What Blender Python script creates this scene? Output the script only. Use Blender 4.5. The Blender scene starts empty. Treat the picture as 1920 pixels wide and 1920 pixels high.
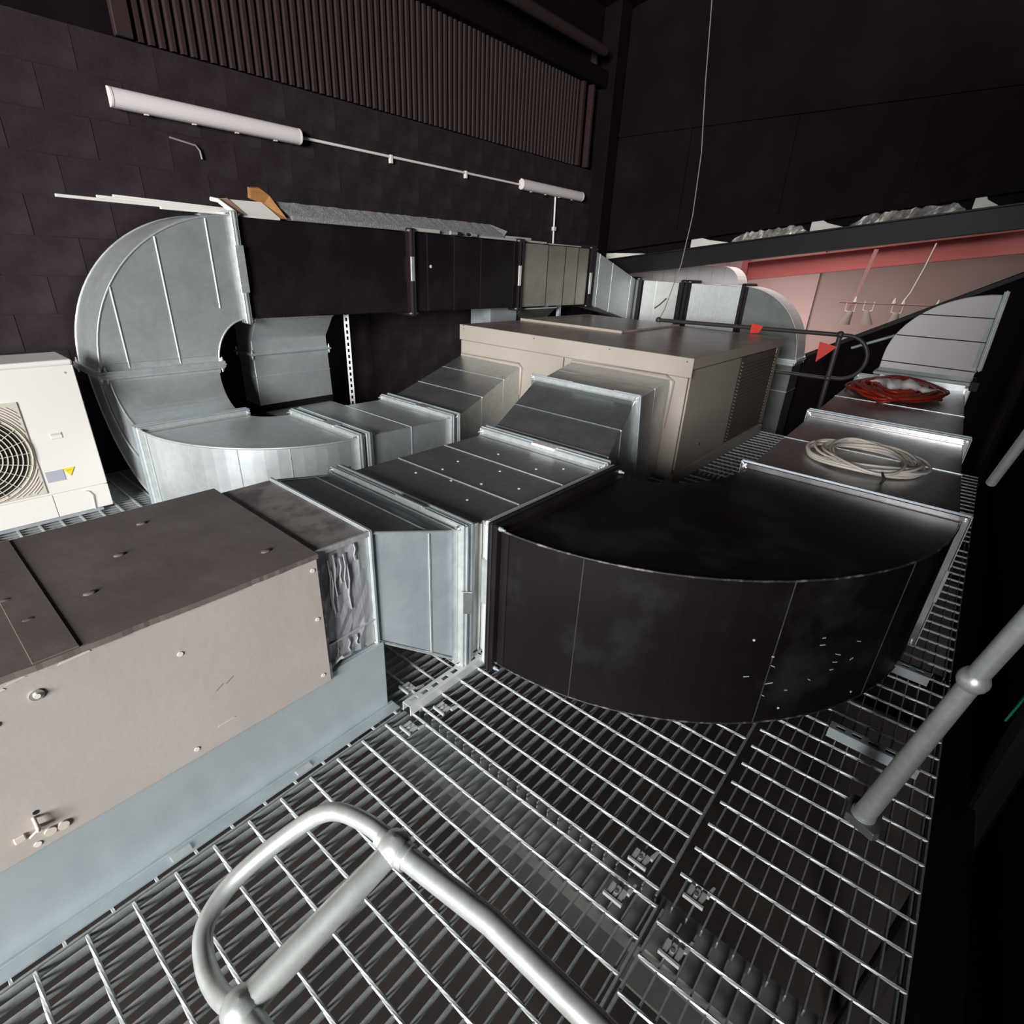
import bpy, math, random
from mathutils import Vector, Matrix
random.seed(7)
S = bpy.context.scene
COL = S.collection
V = Vector

# ------------------------------------------------------------------ camera, world, lights, exposure
cam = bpy.data.cameras.new('camera'); camo = bpy.data.objects.new('camera', cam); COL.objects.link(camo)
cam.sensor_width = 36; cam.lens = 36 * 1005.6 / 1920; cam.clip_start = .02; cam.clip_end = 100
pit, rol, yaw = .4354, -.0501, .6830
fw = V((math.cos(pit) * math.cos(yaw), math.cos(pit) * math.sin(yaw), -math.sin(pit)))
rt = fw.cross(V((0, 0, 1))).normalized(); dn = fw.cross(rt)
r2 = math.cos(rol) * rt + math.sin(rol) * dn; d2 = -math.sin(rol) * rt + math.cos(rol) * dn
m = Matrix((r2, -d2, -fw)).transposed().to_4x4(); m.translation = (0, 0, 1.54)
camo.matrix_world = m; S.camera = camo

w = bpy.data.worlds.new('world'); S.world = w; w.use_nodes = True
w.node_tree.nodes['Background'].inputs[0].default_value = (.55, .42, .5, 1)
w.node_tree.nodes['Background'].inputs[1].default_value = .006

def area(name, loc, target, sx, sy, power, color, spread=math.pi):
    l = bpy.data.lights.new(name, 'AREA'); l.shape = 'RECTANGLE'; l.size = sx; l.size_y = sy
    l.energy = power; l.color = color; l.spread = spread
    o = bpy.data.objects.new(name, l); COL.objects.link(o); o.location = loc
    o.rotation_euler = (V(target) - V(loc)).to_track_quat('-Z', 'Y').to_euler()
    return o
# daylight coming in from the open side of the building behind and to the left of the viewer
area('daylight_opening', (-8.5, -2.1, 2.7), (2.2, 2.2, .6), 3.8, 3.2, 2450, (1.0, 1.0, .985))
# light of the lit hall beyond the black rafter
area('hall_lamp', (9.6, 2.6, 3.6), (9.3, 2.2, 0), 2.5, 3.0, 110, (1, .9, .87))
area('hall_wall_fill', (12.4, 3.9, -.5), (14.6, 2.6, 1.0), 1.2, 1.0, 55, (1, .78, .72))  # unseen fill added to brighten the lower left of the hall wall
S.view_settings.view_transform = 'Standard'; S.view_settings.look = 'None'
S.view_settings.exposure = 0.0; S.view_settings.gamma = 1; S.view_settings.use_curve_mapping = False

# ------------------------------------------------------------------ materials
MATS = {}
def mat(name, color, rough=.5, metal=0, c2=None, nscale=6, nlo=.4, nhi=.65, bump=0, bscale=80, spec=.5, voro=False, stretch=None, emit=None):
    M = bpy.data.materials.new(name); M.use_nodes = True
    N = M.node_tree.nodes; L = M.node_tree.links; B = N['Principled BSDF']
    B.inputs['Base Color'].default_value = (*color, 1); B.inputs['Roughness'].default_value = rough
    B.inputs['Metallic'].default_value = metal; B.inputs['Specular IOR Level'].default_value = spec
    tc = N.new('ShaderNodeTexCoord'); vec = tc.outputs['Object']
    if stretch:
        mp = N.new('ShaderNodeMapping'); mp.inputs['Scale'].default_value = stretch; L.new(vec, mp.inputs[0]); vec = mp.outputs[0]
    if c2:
        n = N.new('ShaderNodeTexVoronoi' if voro else 'ShaderNodeTexNoise'); n.inputs['Scale'].default_value = nscale
        if not voro: n.inputs['Detail'].default_value = 6; n.inputs['Roughness'].default_value = .6
        L.new(vec, n.inputs['Vector'])
        r = N.new('ShaderNodeValToRGB'); r.color_ramp.elements[0].position = nlo; r.color_ramp.elements[1].position = nhi
        r.color_ramp.elements[0].color = (*color, 1); r.color_ramp.elements[1].color = (*c2, 1)
        L.new(n.outputs[1 if voro else 0], r.inputs[0]); L.new(r.outputs[0], B.inputs['Base Color'])
    if metal > .5:
        n2 = N.new('ShaderNodeTexNoise'); n2.inputs['Scale'].default_value = 5; n2.inputs['Detail'].default_value = 5; L.new(vec, n2.inputs['Vector'])
        mr = N.new('ShaderNodeMapRange'); mr.inputs[3].default_value = rough - .09; mr.inputs[4].default_value = rough + .13
        L.new(n2.outputs[0], mr.inputs[0]); L.new(mr.outputs[0], B.inputs['Roughness'])
    if bump:
        b = N.new('ShaderNodeBump'); b.inputs['Strength'].default_value = bump; b.inputs['Distance'].default_value = .01
        n3 = N.new('ShaderNodeTexNoise'); n3.inputs['Scale'].default_value = bscale; n3.inputs['Detail'].default_value = 4
        L.new(vec, n3.inputs['Vector']); L.new(n3.outputs[0], b.inputs['Height']); L.new(b.outputs[0], B.inputs['Normal'])
    if emit:
        B.inputs['Emission Color'].default_value = (*emit[0], 1); B.inputs['Emission Strength'].default_value = emit[1]
    MATS[name] = M
    return M
mat('galv', (.72, .765, .785), .37, .76, (.82, .86, .875), 22, .35, .7, bump=.05, bscale=3)
mat('galv_bright', (.52, .555, .56), .42, .6, (.68, .71, .70), 30, .3, .7)
mat('galv_matt', (.42, .48, .52), .5, .55, (.54, .60, .63), 9, .35, .7)
mat('galv_pale', (.62, .64, .63), .45, .3, (.72, .73, .71), 9, .35, .7)
mat('rod', (.50, .52, .515), .5, .4, (.62, .635, .63), 60, .35, .7)
mat('grate', (.30, .325, .33), .5, .5, (.42, .445, .445), 60, .35, .7)
mat('black_duct', (.009, .006, .008), .45, 0, (.017, .013, .015), 3, .45, .7, spec=.25)
mat('black_sooty', (.006, .004, .006), .5, 0, (.034, .033, .036), 3.0, .5, .9, spec=.2)
mat('edge_wear', (.03, .026, .03), .5, .2, (.26, .235, .23), 18, .5, .68)
mat('faint_seam', (.05, .046, .05), .5, .2, (.10, .095, .098), 18, .5, .68)
mat('black_wall', (.023, .015, .017), .65, 0, (.038, .028, .030), 4, .4, .7, bump=.12, bscale=60, spec=.15)
mat('black_board', (.006, .0032, .005), .75, 0, (.011, .0060, .009), 1.5, .4, .7, spec=.08)
mat('black_clad', (.036, .021, .022), .6, 0, spec=.12)
mat('black_steel', (.008, .006, .007), .5, 0, spec=.3)
mat('brown_top', (.135, .112, .102), .62, 0, (.175, .148, .136), 5, .4, .7, bump=.12, bscale=14, spec=.3)
mat('brown_side', (.43, .38, .35), .6, 0, (.48, .43, .40), 3, .35, .7, bump=.05, bscale=40, spec=.3)
mat('brown_scrape', (.62, .54, .46), .6, 0)
mat('foil', (.46, .47, .51), .38, .5, (.56, .57, .61), 7, .4, .6, bump=.25, bscale=16, stretch=(3, 3, .5))
mat('foil_tape', (.72, .71, .72), .3, .6, bump=.3, bscale=30)
mat('foil_dusty', (.30, .265, .255), .5, .2, (.14, .12, .12), 7, .45, .6)
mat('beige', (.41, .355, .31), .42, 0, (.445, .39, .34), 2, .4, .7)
mat('beige_hall_tint', (.33, .245, .21), .27, 0, (.42, .32, .28), 3.5, .45, .62)  # air handler top: pink hall reflection put into the beige
mat('louvre_dark', (.13, .105, .09), .55, 0)
mat('white_unit', (.80, .765, .72), .45, 0)
mat('cream_grille', (.62, .565, .48), .5, 0)
mat('dark_void', (.012, .012, .013), .6, 0)
mat('white_plastic', (.80, .72, .71), .4, 0)
mat('pvc', (.82, .78, .74), .4, 0)
mat('wood', (.42, .20, .065), .6, 0, (.30, .13, .04), 14, .4, .7)
mat('tape_brown', (.34, .22, .16), .4, 0)
mat('foam', (.20, .20, .20), .9, 0, (.30, .30, .30), 60, .4, .6, bump=.6, bscale=120)
mat('offcut', (.45, .44, .41), .7, 0)
mat('yellow', (.85, .68, .02), .5, 0)
mat('label_grey', (.42, .42, .50), .5, 0)
mat('red_tape', (.75, .035, .02), .5, 0)
mat('red_steel', (.52, .15, .14), .5, 0)
mat('hall_wall', (.42, .33, .31), .8, 0)
mat('hall_wall_light', (.60, .47, .45), .8, 0)
mat('white_lin', (.78, .74, .75), .5, 0)
mat('orange', (.33, .026, .010), .5, 0)
mat('white_cable', (.74, .66, .60), .5, 0)
mat('rag', (.72, .68, .68), .8, 0, bump=.5, bscale=20)
mat('insul', (.30, .28, .25), .45, .4, (.62, .59, .55), 10, .4, .65, bump=.9, bscale=14)
mat('board_white', (.74, .72, .66), .7, 0)
mat('black_tube', (.05, .042, .042), .45, 0)
mat('wire', (.30, .26, .26), .5, .2)
mat('tube', (.60, .63, .61), .38, .65, (.73, .76, .74), 40, .35, .7)
mat('floor_steel', (.20, .205, .195), .6, .2, (.26, .265, .25), 5, .4, .7)
mat('strap_pink', (.50, .26, .24), .6, 0)
mat('clip_zinc', (.50, .52, .50), .5, .3)
mat('galv_dull', (.50, .535, .54), .34, .9, (.62, .655, .66), 22, .35, .7, bump=.05, bscale=3)
mat('galv_mirror', (.70, .70, .70), .24, 1, (.78, .78, .78), 22)
mat('galv_plinth', (.50, .565, .60), .36, .42, (.56, .62, .655), 9, .35, .7)
mat('green', (.0, .22, .13), .5, 0)
mat('lower_floor', (.018, .012, .011), .8, 0, (.040, .029, .025), 2.2, .4, .7)
mat('duct_reflection_tint', (.46, .43, .37), .42, .6, (.36, .335, .295), 3)  # reflected beige and hall light painted into the third duct's colour
mat('galv_dark', (.17, .185, .175), .4, .6, (.22, .24, .23), 4)
mat('chrome', (.75, .75, .72), .3, .8)

# ------------------------------------------------------------------ mesh helpers
class MB:
    def __init__(s): s.v = []; s.f = []; s.sm = []
    def add(s, vs, fs, smooth=False):
        n = len(s.v); s.v += [V(p) for p in vs]
        for f in fs: s.f.append([i + n for i in f]); s.sm.append(smooth)
        return s
    def box(s, a, b):
        x0, y0, z0 = a; x1, y1, z1 = b
        return s.add([(x0, y0, z0), (x1, y0, z0), (x1, y1, z0), (x0, y1, z0), (x0, y0, z1), (x1, y0, z1), (x1, y1, z1), (x0, y1, z1)],
                     [(0, 3, 2, 1), (4, 5, 6, 7), (0, 1, 5, 4), (1, 2, 6, 5), (2, 3, 7, 6), (3, 0, 4, 7)])
    def bar(s, p, q, wv, hv):            # bar p->q with half-width vector wv and half-height vector hv
        p, q, wv, hv = V(p), V(q), V(wv), V(hv)
        return s.add([p - wv - hv, p + wv - hv, p + wv + hv, p - wv + hv, q - wv - hv, q + wv - hv, q + wv + hv, q - wv + hv],
                     [(3, 2, 1, 0), (4, 5, 6, 7), (0, 1, 5, 4), (1, 2, 6, 5), (2, 3, 7, 6), (3, 0, 4, 7)])
    def prism(s, pts, ext):
        n = len(pts); e = V(ext); P = [V(p) for p in pts]
        return s.add(P + [p + e for p in P], [tuple(range(n))[::-1], tuple(range(n, 2 * n))] + [(i, (i + 1) % n, (i + 1) % n + n, i + n) for i in range(n)])
    def loft(s, secs, cap=True, smooth=False):
        k = len(secs[0]); vs = [p for c in secs for p in c]; fs = []
        for i in range(len(secs) - 1):
            for j in range(k): fs.append((i * k + j, i * k + (j + 1) % k, (i + 1) * k + (j + 1) % k, (i + 1) * k + j))
        s.add(vs, fs, smooth)
        if cap:
            s.add(secs[0], [tuple(range(k))[::-1]]); s.add(secs[-1], [tuple(range(k))])
        return s
    def tube(s, path, r, n=8, closed=False, cap=True):
        P = [V(p) for p in path]; rs = r if isinstance(r, (list, tuple)) else [r] * len(P)
        t0 = (P[1] - P[0]).normalized(); u = t0.orthogonal().normalized(); secs = []
        for i, p in enumerate(P):
            a = P[i - 1] if (i > 0 or closed) else P[i]; b = P[(i + 1) % len(P)] if (i < len(P) - 1 or closed) else P[i]
            t = (b - a).normalized(); u = (u - t * u.dot(t)).normalized(); ww = t.cross(u)
            secs.append([p + rs[i] * (math.cos(6.28318 * j / n) * u + math.sin(6.28318 * j / n) * ww) for j in range(n)])
        if closed: secs.append(secs[0])
        return s.loft(secs, cap and not closed, True)
    def ball(s, c, r, n=14, sq=(1, 1, 1)):
        c = V(c); rows = n // 2
        secs = [[c + V((r * sq[0] * math.sin(math.pi * i / rows) * math.cos(6.28318 * j / n), r * sq[1] * math.sin(math.pi * i / rows) * math.sin(6.28318 * j / n), r * sq[2] * math.cos(math.pi * i / rows))) for j in range(n)] for i in range(rows + 1)]
        secs = [[p + V((0, 0, 0)) for p in q] for q in secs]
        return s.loft(secs[::-1], False, True)
    def disc(s, c, nrm, r, h, n=12):
        c = V(c); nv = V(nrm).normalized()
        return s.tube([c, c + nv * h], r, n) if n > 8 else s.tube([c, c + nv * h], r, n)
    def build(s, name, m, parent=None, bevel=0, seg=1):
        off = V(parent['_o']) if parent is not None and '_o' in parent else V((0, 0, 0))
        me = bpy.data.meshes.new(name); me.from_pydata([p - off for p in s.v], [], s.f)
        me.polygons.foreach_set('use_smooth', s.sm); me.update()
        me.materials.append(MATS[m]); o = bpy.data.objects.new(name, me); COL.objects.link(o)
        if parent is not None:
            o.parent = parent
            if '_o' in parent: o['_o'] = parent['_o']
        if bevel:
            b = o.modifiers.new('b', 'BEVEL'); b.width = bevel; b.segments = seg; b.limit_method = 'ANGLE'; b.angle_limit = .7
        return o
def tag(o, label=None, cat=None, group=None, kind=None):
    if label: o['label'] = label
    if cat: o['category'] = cat
    if group: o['group'] = group
    if kind: o['kind'] = kind
    return o
def thing(name, label, cat, loc, group=None):
    o = bpy.data.objects.new(name, None); COL.objects.link(o); o.location = loc; o['_o'] = tuple(float(c) for c in loc)
    o.empty_display_size = .05
    return tag(o, label, cat, group)
def struct(name, mb, m, bevel=0):
    return tag(mb.build(name, m, None, bevel), kind='structure')
def tri(o): return o

# ------------------------------------------------------------------ the setting
WY = 4.62
wall = struct('wall_back', MB().box((-4.2, WY + .003, -1.6), (8.0, WY + .22, 2.68)), 'black_wall')
blk = MB().prism([(.002, 0, .002), (.438, 0, .002), (.438, 0, .2225), (.002, 0, .2225)], (0, .03, 0))
blk_me = None
rows = 13
nb = 0
for r in range(rows):
    z = -.242 + r * .2245
    for c in range(23):
        x = -2.6 + c * .44 + (.22 if r % 2 else 0)
        if x + .44 > 7.9: continue
        if blk_me is None:
            o = blk.build('block', 'black_wall', wall); blk_me = o.data; o0 = o
        else:
            o = o0.copy(); COL.objects.link(o); o.parent = wall
        o.location = (x, WY + random.uniform(-.0015, .0015), z); nb += 1
# corrugated cladding above the blockwork
mb = MB(); secs = []; x = 1.72; pitch = .064
top, bot = [], []
i = 0
while x < 6.56:
    for dx, dy in ((0, 0), (.012, .022), (.038, .022), (.05, 0)):
        top.append((x + dx, WY + .02 - dy, 3.62)); bot.append((x + dx, WY + .02 - dy, 2.69))
    x += pitch
n = len(top); mb.add(bot + top, [(i, i + 1, n + i + 1, n + i) for i in range(n - 1)])
struct('trim_1', mb, 'black_clad')
struct('trim_2', MB().box((-4.2, WY + .03, 2.68), (8.0, WY + .2, 4.7)), 'black_board')
mb = MB().box((-4.2, WY - .11, 3.55), (7.25, WY + .03, 3.72)); struct('trim_3', mb, 'black_board', .01)
mb = MB().box((6.60, WY - .03, 2.69), (6.66, WY + .03, 3.6)).box((6.78, WY - .05, 2.69), (6.83, WY + .03, 3.9)).box((1.60, WY - .02, 2.69), (1.70, WY + .03, 3.6))
struct('trim_4', mb, 'black_clad', .006)
mb = MB().box((7.0, WY - .2, -.3), (7.24, WY + .03, 4.6)); struct('trim_5', mb, 'black_board', .008)
# partition of black boards over the sloping rafter (rises towards the viewer)
def raf(y): return 1.468 + (4.13 - y) * .1405          # underside of the black rafter
XP = 7.27
struct('wall_right', MB().prism([(XP, 4.62, raf(4.62) + .31), (XP, -2.5, raf(-2.5) + .31), (XP, -2.5, 5.9), (XP, 4.62, 4.33)], (.08, 0, 0)), 'black_board')
wr = MB()
for yy in (3.45, 2.25, 1.05, -.15): wr.bar((XP - .006, yy, raf(yy) + .45), (XP - .006, yy, 3.1), (0, .025, 0), (.012, 0, 0))
wr.bar((XP - .01, 4.6, 3.1), (XP - .01, -2.4, 3.22), (0, 0, .03), (.02, 0, 0))
struct('trim_6', wr, 'black_board')
struct('ceiling', MB().prism([(-6, 4.7, 4.33), (7.3, 4.7, 4.33), (7.3, -2.6, 5.95), (-6, -2.6, 5.95)], (0, 0, .08)), 'black_board')
struct('floor', MB().box((-4.2, -4.2, -1.75), (16.5, 5.6, -1.65)), 'lower_floor')

struct('gap_backing', MB().prism([(7.41, 4.6, raf(4.6) + .2), (7.41, -2.4, raf(-2.4) + .2), (7.41, -2.4, raf(-2.4) + .6), (7.41, 4.6, raf(4.6) + .6)], (.02, 0, 0)), 'black_board')  # dark backing added to block hall light in the gap above the rafter
# roof pipe and corner angle
tag(MB().tube([(2.2, WY - .2, 3.83), (6.72, WY - .2, 3.83)], .055, 12).build('roof_pipe', 'black_clad'), 'thick black round pipe high along the back wall above the ribbed cladding', 'pipe')
tag(MB().box((7.19, 4.585, 1.9), (7.255, 4.6, 4.3)).build('corner_angle', 'black_clad', None, .003), 'slim upright black metal angle in the room corner', 'metal angle')

# ------------------------------------------------------------------ duct builder
def lerp(a, b, t): return V(a) * (1 - t) + V(b) * t
def ring(sec, t, sec2): return [lerp(a, b, t) for a, b in zip(sec, sec2)]
def frame(parent, sec, axis, m='galv_bright', out=.03, th=.022, bolts=True, name='flange', clip=None, boltm='chrome'):
    """slide-on flange around a rectangular section: four bars, corner bolts"""
    P = [V(p) for p in sec]; ax = V(axis).normalized(); c = sum(P, V()) / 4; mb = MB()
    ex = []
    for i in range(4):
        a = (P[i] - P[i - 1]).normalized(); b = (P[i] - P[(i + 1) % 4]).normalized(); ex.append((a + b) * out)
    for i in range(4):
        j = (i + 1) % 4
        a0, b0, a1, b1 = P[i], P[j], P[i] + ex[i], P[j] + ex[j]
        mb.add([a0 - ax * th, b0 - ax * th, b1 - ax * th, a1 - ax * th, a0 + ax * th, b0 + ax * th, b1 + ax * th, a1 + ax * th],
               [(0, 1, 2, 3), (7, 6, 5, 4), (0, 4, 5, 1), (1, 5, 6, 2), (2, 6, 7, 3), (3, 7, 4, 0)])
        mb.add([a0 - ax * (th + .035) + ex[i] * .06, b0 - ax * (th + .035) + ex[j] * .06, b0 - ax * th + ex[j] * .06, a0 - ax * th + ex[i] * .06], [(0, 1, 2, 3)])
    o = mb.build(name, m, parent, .003)
    mb = MB()
    for i in range(4):                                     # joint line between the two halves
        j = (i + 1) % 4
        a1, b1 = P[i] + ex[i] * 1.06, P[j] + ex[j] * 1.06
        nrm = (ex[i] + ex[j]).normalized()
        mb.bar(a1, b1, ax * .004, nrm * .004)
    mb.build('joint_line', 'galv_matt' if 'galv' in m else 'dark_void', o)
    if bolts:
        for i in range(4):
            q = P[i] + ex[i] * .45
            mb = MB().tube([q - ax * (th + .012), q + ax * (th + .012)], .009, 6).tube([q - ax * (th + .026), q + ax * (th + .026)], .005, 6)
            mb.build('bolt', boltm, o)
    if clip:
        for (i, t, ln, cm) in clip:
            j = (i + 1) % 4; e = (P[j] - P[i]).normalized(); q = lerp(P[i] + ex[i], P[j] + ex[j], t); nrm = ((ex[i] + ex[j]) - e * (ex[i] + ex[j]).dot(e)).normalized()
            MB().bar(q - e * ln / 2, q + e * ln / 2, ax * (th + .008), nrm * .007).build('cleat', cm, o, .002)
    return o
def seam(parent, s0, s1, t, m='galv_bright', wdt=.004, h=.003, sides=(0, 1, 2, 3)):
    R = ring(s0, t, s1); ax = (sum((V(p) for p in s1), V()) - sum((V(p) for p in s0), V())).normalized(); mb = MB(); c = sum(R, V()) / 4
    for i in sides:
        a, b = R[i], R[(i + 1) % 4]; e = (b - a).normalized(); nrm = ax.cross(e).normalized()
        if nrm.dot((a + b) / 2 - c) < 0: nrm = -nrm
        mb.bar(a, b, ax * wdt, nrm * h)
    return mb.build('seam', m, parent)
def rectX(x, y0, y1, z0, z1): return [(x, y0, z0), (x, y0, z1), (x, y1, z1), (x, y1, z0)]
def rectY(y, x0, x1, z0, z1): return [(x0, y, z0), (x0, y, z1), (x1, y, z1), (x1, y, z0)]
def rectZ(z, x0, x1, y0, y1): return [(x0, y0, z), (x0, y1, z), (x1, y1, z), (x1, y0, z)]
def ctr(sec): return sum((V(p) for p in sec), V()) / len(sec)
def duct(name, label, secs, m='galv', seams=(), fl=(True, True), flm='galv_bright', seamm='galv_bright', bolts=True, clips=(None, None), edge=None, smooth=False, boltm='chrome', cat='duct', fth=.022):
    c = ctr(secs[0]); base = V((c.x, c.y, min(p[2] for s in secs for p in s)))
    t = thing(name, label, cat, base)
    MB().loft(secs, True, smooth).build('casing', m, t, 0 if smooth else .004)
    for k, tt in seams: seam(t, secs[k], secs[k + 1], tt, seamm)
    if fl[0]:
        ax = ctr(secs[0]) - ctr(secs[1]); frame(t, secs[0], ax, flm if isinstance(flm, str) else flm[0], bolts=bolts, clip=clips[0], boltm=boltm, th=fth)
    if fl[1]:
        ax = ctr(secs[-1]) - ctr(secs[-2]); frame(t, secs[-1], ax, flm if isinstance(flm, str) else flm[1], bolts=bolts, clip=clips[1], boltm=boltm, th=fth)
    if edge:                                                # raised lock-seam along the chosen corner lines
        for j in edge[1]:
            MB().tube([V(s[j]) for s in secs], edge[2] if len(edge) > 2 else .006, 6).build('lock_seam', edge[0], t)
    return t
def strip(t, pts, m='galv_bright', r=.004, name='seam'):
    return MB().tube(pts, r, 5).build(name, m, t)

# ------------------------------------------------------------------ grating floor
BM, RM = {}, {}
def bar_mesh(L):
    k = round(L, 3)
    if k not in BM:
        o = MB().box((0, -.002, -.026), (L, .002, 0)).build('bearing_bar', 'grate'); BM[k] = o.data; bpy.data.objects.remove(o)
    return BM[k]
def rod_geo(mb, x, y0, y1, step=.0205):
    secs = []; n = max(2, int((y1 - y0) / step)); r = .0052
    for i in range(n + 1):
        a = i * .26; y = y0 + (y1 - y0) * i / n
        secs.append([(x + r * math.cos(a + j * 1.0472) * (1.05 if j % 3 else .93), y, -.002 + r * math.sin(a + j * 1.0472) * (1.05 if j % 3 else .93)) for j in range(6)])
    mb.loft(secs)
def rod_mesh(L):
    k = round(L, 3)
    if k not in RM:
        mb = MB(); rod_geo(mb, 0, 0, L); o = mb.build('cross_rod', 'rod'); RM[k] = o.data; bpy.data.objects.remove(o)
    return RM[k]
def grating(label, x0, x1, y0, y1, ph, fine=True, edges=(True, True), ylat=.219):
    t = thing('floor_grating', label, 'floor grating', (x0, y0, -.032), 'steel grating floor panels')
    k = math.ceil((y0 + .012 - ylat) / .041); ys = []
    while ylat + .041 * k < y1 - .012: ys.append(ylat + .041 * k); k += 1
    k = math.ceil((x0 + .008 - ph) / .1); xs = []
    while ph + .1 * k < x1 - .006: xs.append(ph + .1 * k); k += 1
    if fine:
        for y in ys:
            o = bpy.data.objects.new('bearing_bar', bar_mesh(x1 - x0)); COL.objects.link(o); o.parent = t; o.location = (0, y - y0, .032)
        for x in xs:
            o = bpy.data.objects.new('cross_rod', rod_mesh(y1 - y0)); COL.objects.link(o); o.parent = t; o.location = (x - x0, 0, .032)
        for e, y in zip(edges, (y0, y1)):
            if e: MB().box((x0, y - .003, -.032), (x1, y + .003, 0)).build('edge_bar', 'grate', t)
    else:
        mb = MB()
        for y in ys + [y0, y1]: mb.box((x0, y - .002, -.032), (x1, y + .002, 0))
        mb.build('bearing_bars', 'grate', t)['kind'] = 'stuff'
        mb = MB()
        for x in xs: mb.bar((x, y0, -.002), (x, y1, -.002), (.005, 0, 0), (0, 0, .005))
        mb.build('cross_rods', 'rod', t)['kind'] = 'stuff'
    return t
grating('grating panel in front of the galvanised plinth, under the nearest looped handrail', -1.1, .952, .205, 1.228, .945)
grating('grating panel in front of the black curved duct, beside the perforated channel', .972, 2.02, .219, 1.19, .99)
grating('grating panel at the bottom edge of the view, below the looped handrail', -1.1, .952, -.45, .188, .945 - .03)
grating('grating panel lying between the black curved duct and the dark right-hand wall', .972, 2.6, -.335, .193, 1.0725, edges=(True, False), ylat=.172)
grating('small grating panel under the pale flared duct beside the plinth end', .935, 2.6, 1.245, 2.24, 1.02)
grating('narrow grating panel glimpsed along the back of the galvanised plinth edge', -1.1, .92, 1.238, 2.24, .905)
grating('grating panel under the bright galvanised elbow near the white outdoor unit', -1.1, 2.6, 2.26, 3.4, .3, False)
grating('grating panel under the white outdoor unit along the back wall', -1.1, 2.6, 3.42, 4.6, .3, False)
grating('grating panel under the duct that carries the white cable coil', 2.62, 4.3, -.335, 1.228, .3, False)
grating('far grating panel beside the beige air handler and the orange cable', 4.32, 6.15, -.335, 1.228, .3, False)
grating('grating panel under the sloping ducts and the beige air handler front', 2.62, 4.3, 1.245, 4.6, .3, False)
grating('grating panel under the back half of the beige air handler', 4.32, 6.15, 1.245, 4.6, .3, False)
# supporting steel under the panel joints
def ibeam_y(x, y0, y1, zt, wd=.075, h=.2):
    return MB().box((x - wd, y0, zt - .012), (x + wd, y1, zt)).box((x - .005, y0, zt - h), (x + .005, y1, zt - .012)).box((x - wd, y0, zt - h - .012), (x + wd, y1, zt - h))
def ibeam_x(y, x0, x1, zt, wd=.06, h=.2):
    return MB().box((x0, y - wd, zt - .012), (x1, y + wd, zt)).box((x0, y - .005, zt - h), (x1, y + .005, zt - .012)).box((x0, y - wd, zt - h - .012), (x1, y + wd, zt - h))
tag(ibeam_y(.93, -.9, 4.6, -.034).build('floor_beam', 'floor_steel'), 'grey steel beam seen through the grating under the panel joint', 'steel beam', 'steel beams under the grating')
tag(ibeam_y(2.61, -.9, 4.6, -.034).build('floor_beam', 'black_steel'), 'dark steel beam under the grating below the black curved duct', 'steel beam', 'steel beams under the grating')
tag(ibeam_y(4.31, -.9, 4.6, -.034).build('floor_beam', 'black_steel'), 'dark steel beam under the grating below the beige air handler', 'steel beam', 'steel beams under the grating')
tag(ibeam_y(6.1, -.9, 4.6, -.034).build('floor_beam', 'black_steel'), 'dark steel beam under the far grating edge', 'steel beam', 'steel beams under the grating')
tag(ibeam_y(-1.0, -.9, 4.6, -.034).build('floor_beam', 'black_steel'), 'dark steel beam under the grating left of the plinth', 'steel beam', 'steel beams under the grating')

def clip(x, y, label):
    t = thing('grating_clip', label, 'clip', (x, y, -.01), 'saddle clips holding the grating panels')
    mb = MB()
    for dy in (-.016, 0, .016): mb.bar((x - .02, y + dy, .004), (x + .02, y + dy, .004), (0, .006, 0), (0, 0, .003))
    mb.bar((x - .018, y, .001), (x + .018, y, .001), (0, .024, 0), (0, 0, .0012)); mb.build('saddle', 'clip_zinc', t, .001)
    MB().bar((x - .021, y - .028, .003), (x - .021, y + .028, .003), (.003, 0, 0), (0, 0, .006)).build('lip', 'clip_zinc', t)
    MB().prism([(x + .02, y - .03, .002), (x + .055, y - .034, .002), (x + .055, y - .028, .002), (x + .02, y - .018, .002)], (0, 0, -.012)).build('hook', 'clip_zinc', t)
    MB().tube([(x, y, -.02), (x, y, .009)], .006, 6).build('screw', 'chrome', t)
clip(1.038, 1.134, 'grating clip beside the cut end of the perforated channel, right of the joint')
clip(.893, 1.152, 'grating clip in front of the plinth end, left of the panel joint')
clip(1.018, 1.312, 'grating clip behind the perforated channel beside the plinth end')
clip(1.031, .299, 'grating clip at the four-panel corner, beside the black duct side panel')
clip(.902, .303, 'grating clip at the four-panel corner, nearest the handrail')
clip(1.042, .136, 'grating clip at the four-panel corner, towards the dark wall')
clip(.875, .127, 'grating clip at the four-panel corner, lowest in view')

def channel(name, label, p, q, up=(0, 0, 1), m='galv_matt', slots=True, wd=.0205, h=.041):
    p, q, up = V(p), V(q), V(up); ax = (q - p).normalized(); sd = ax.cross(up).normalized(); L = (q - p).length
    t = thing(name, label, 'strut channel', tuple(p))
    mb = MB()
    for s in (-1, 1): mb.bar(p + sd * s * wd + up * h * .5, q + sd * s * wd + up * h * .5, sd * .0015, up * h * .5)
    mb.build('side_wall', m, t)
    mb = MB(); tz = up * h
    # top web with slots: rails along the sides and bridges between slots
    for s in (-1, 1): mb.bar(p + tz + sd * s * (wd - .0062), q + tz + sd * s * (wd - .0062), sd * .0062, up * .0015)
    d = 0
    while d < L - .02:
        mb.bar(p + tz + ax * d, p + tz + ax * min(d + .022, L), sd * .0085, up * .0015); d += .052
    mb.build('slotted_web', m, t)
    MB().bar(p + up * .003, q + up * .003, sd * (wd - .002), up * .001).build('slot_shade_strip', 'dark_void', t)  # dark strip painting the shade behind the slots; the channel is open there
    return t
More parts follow.
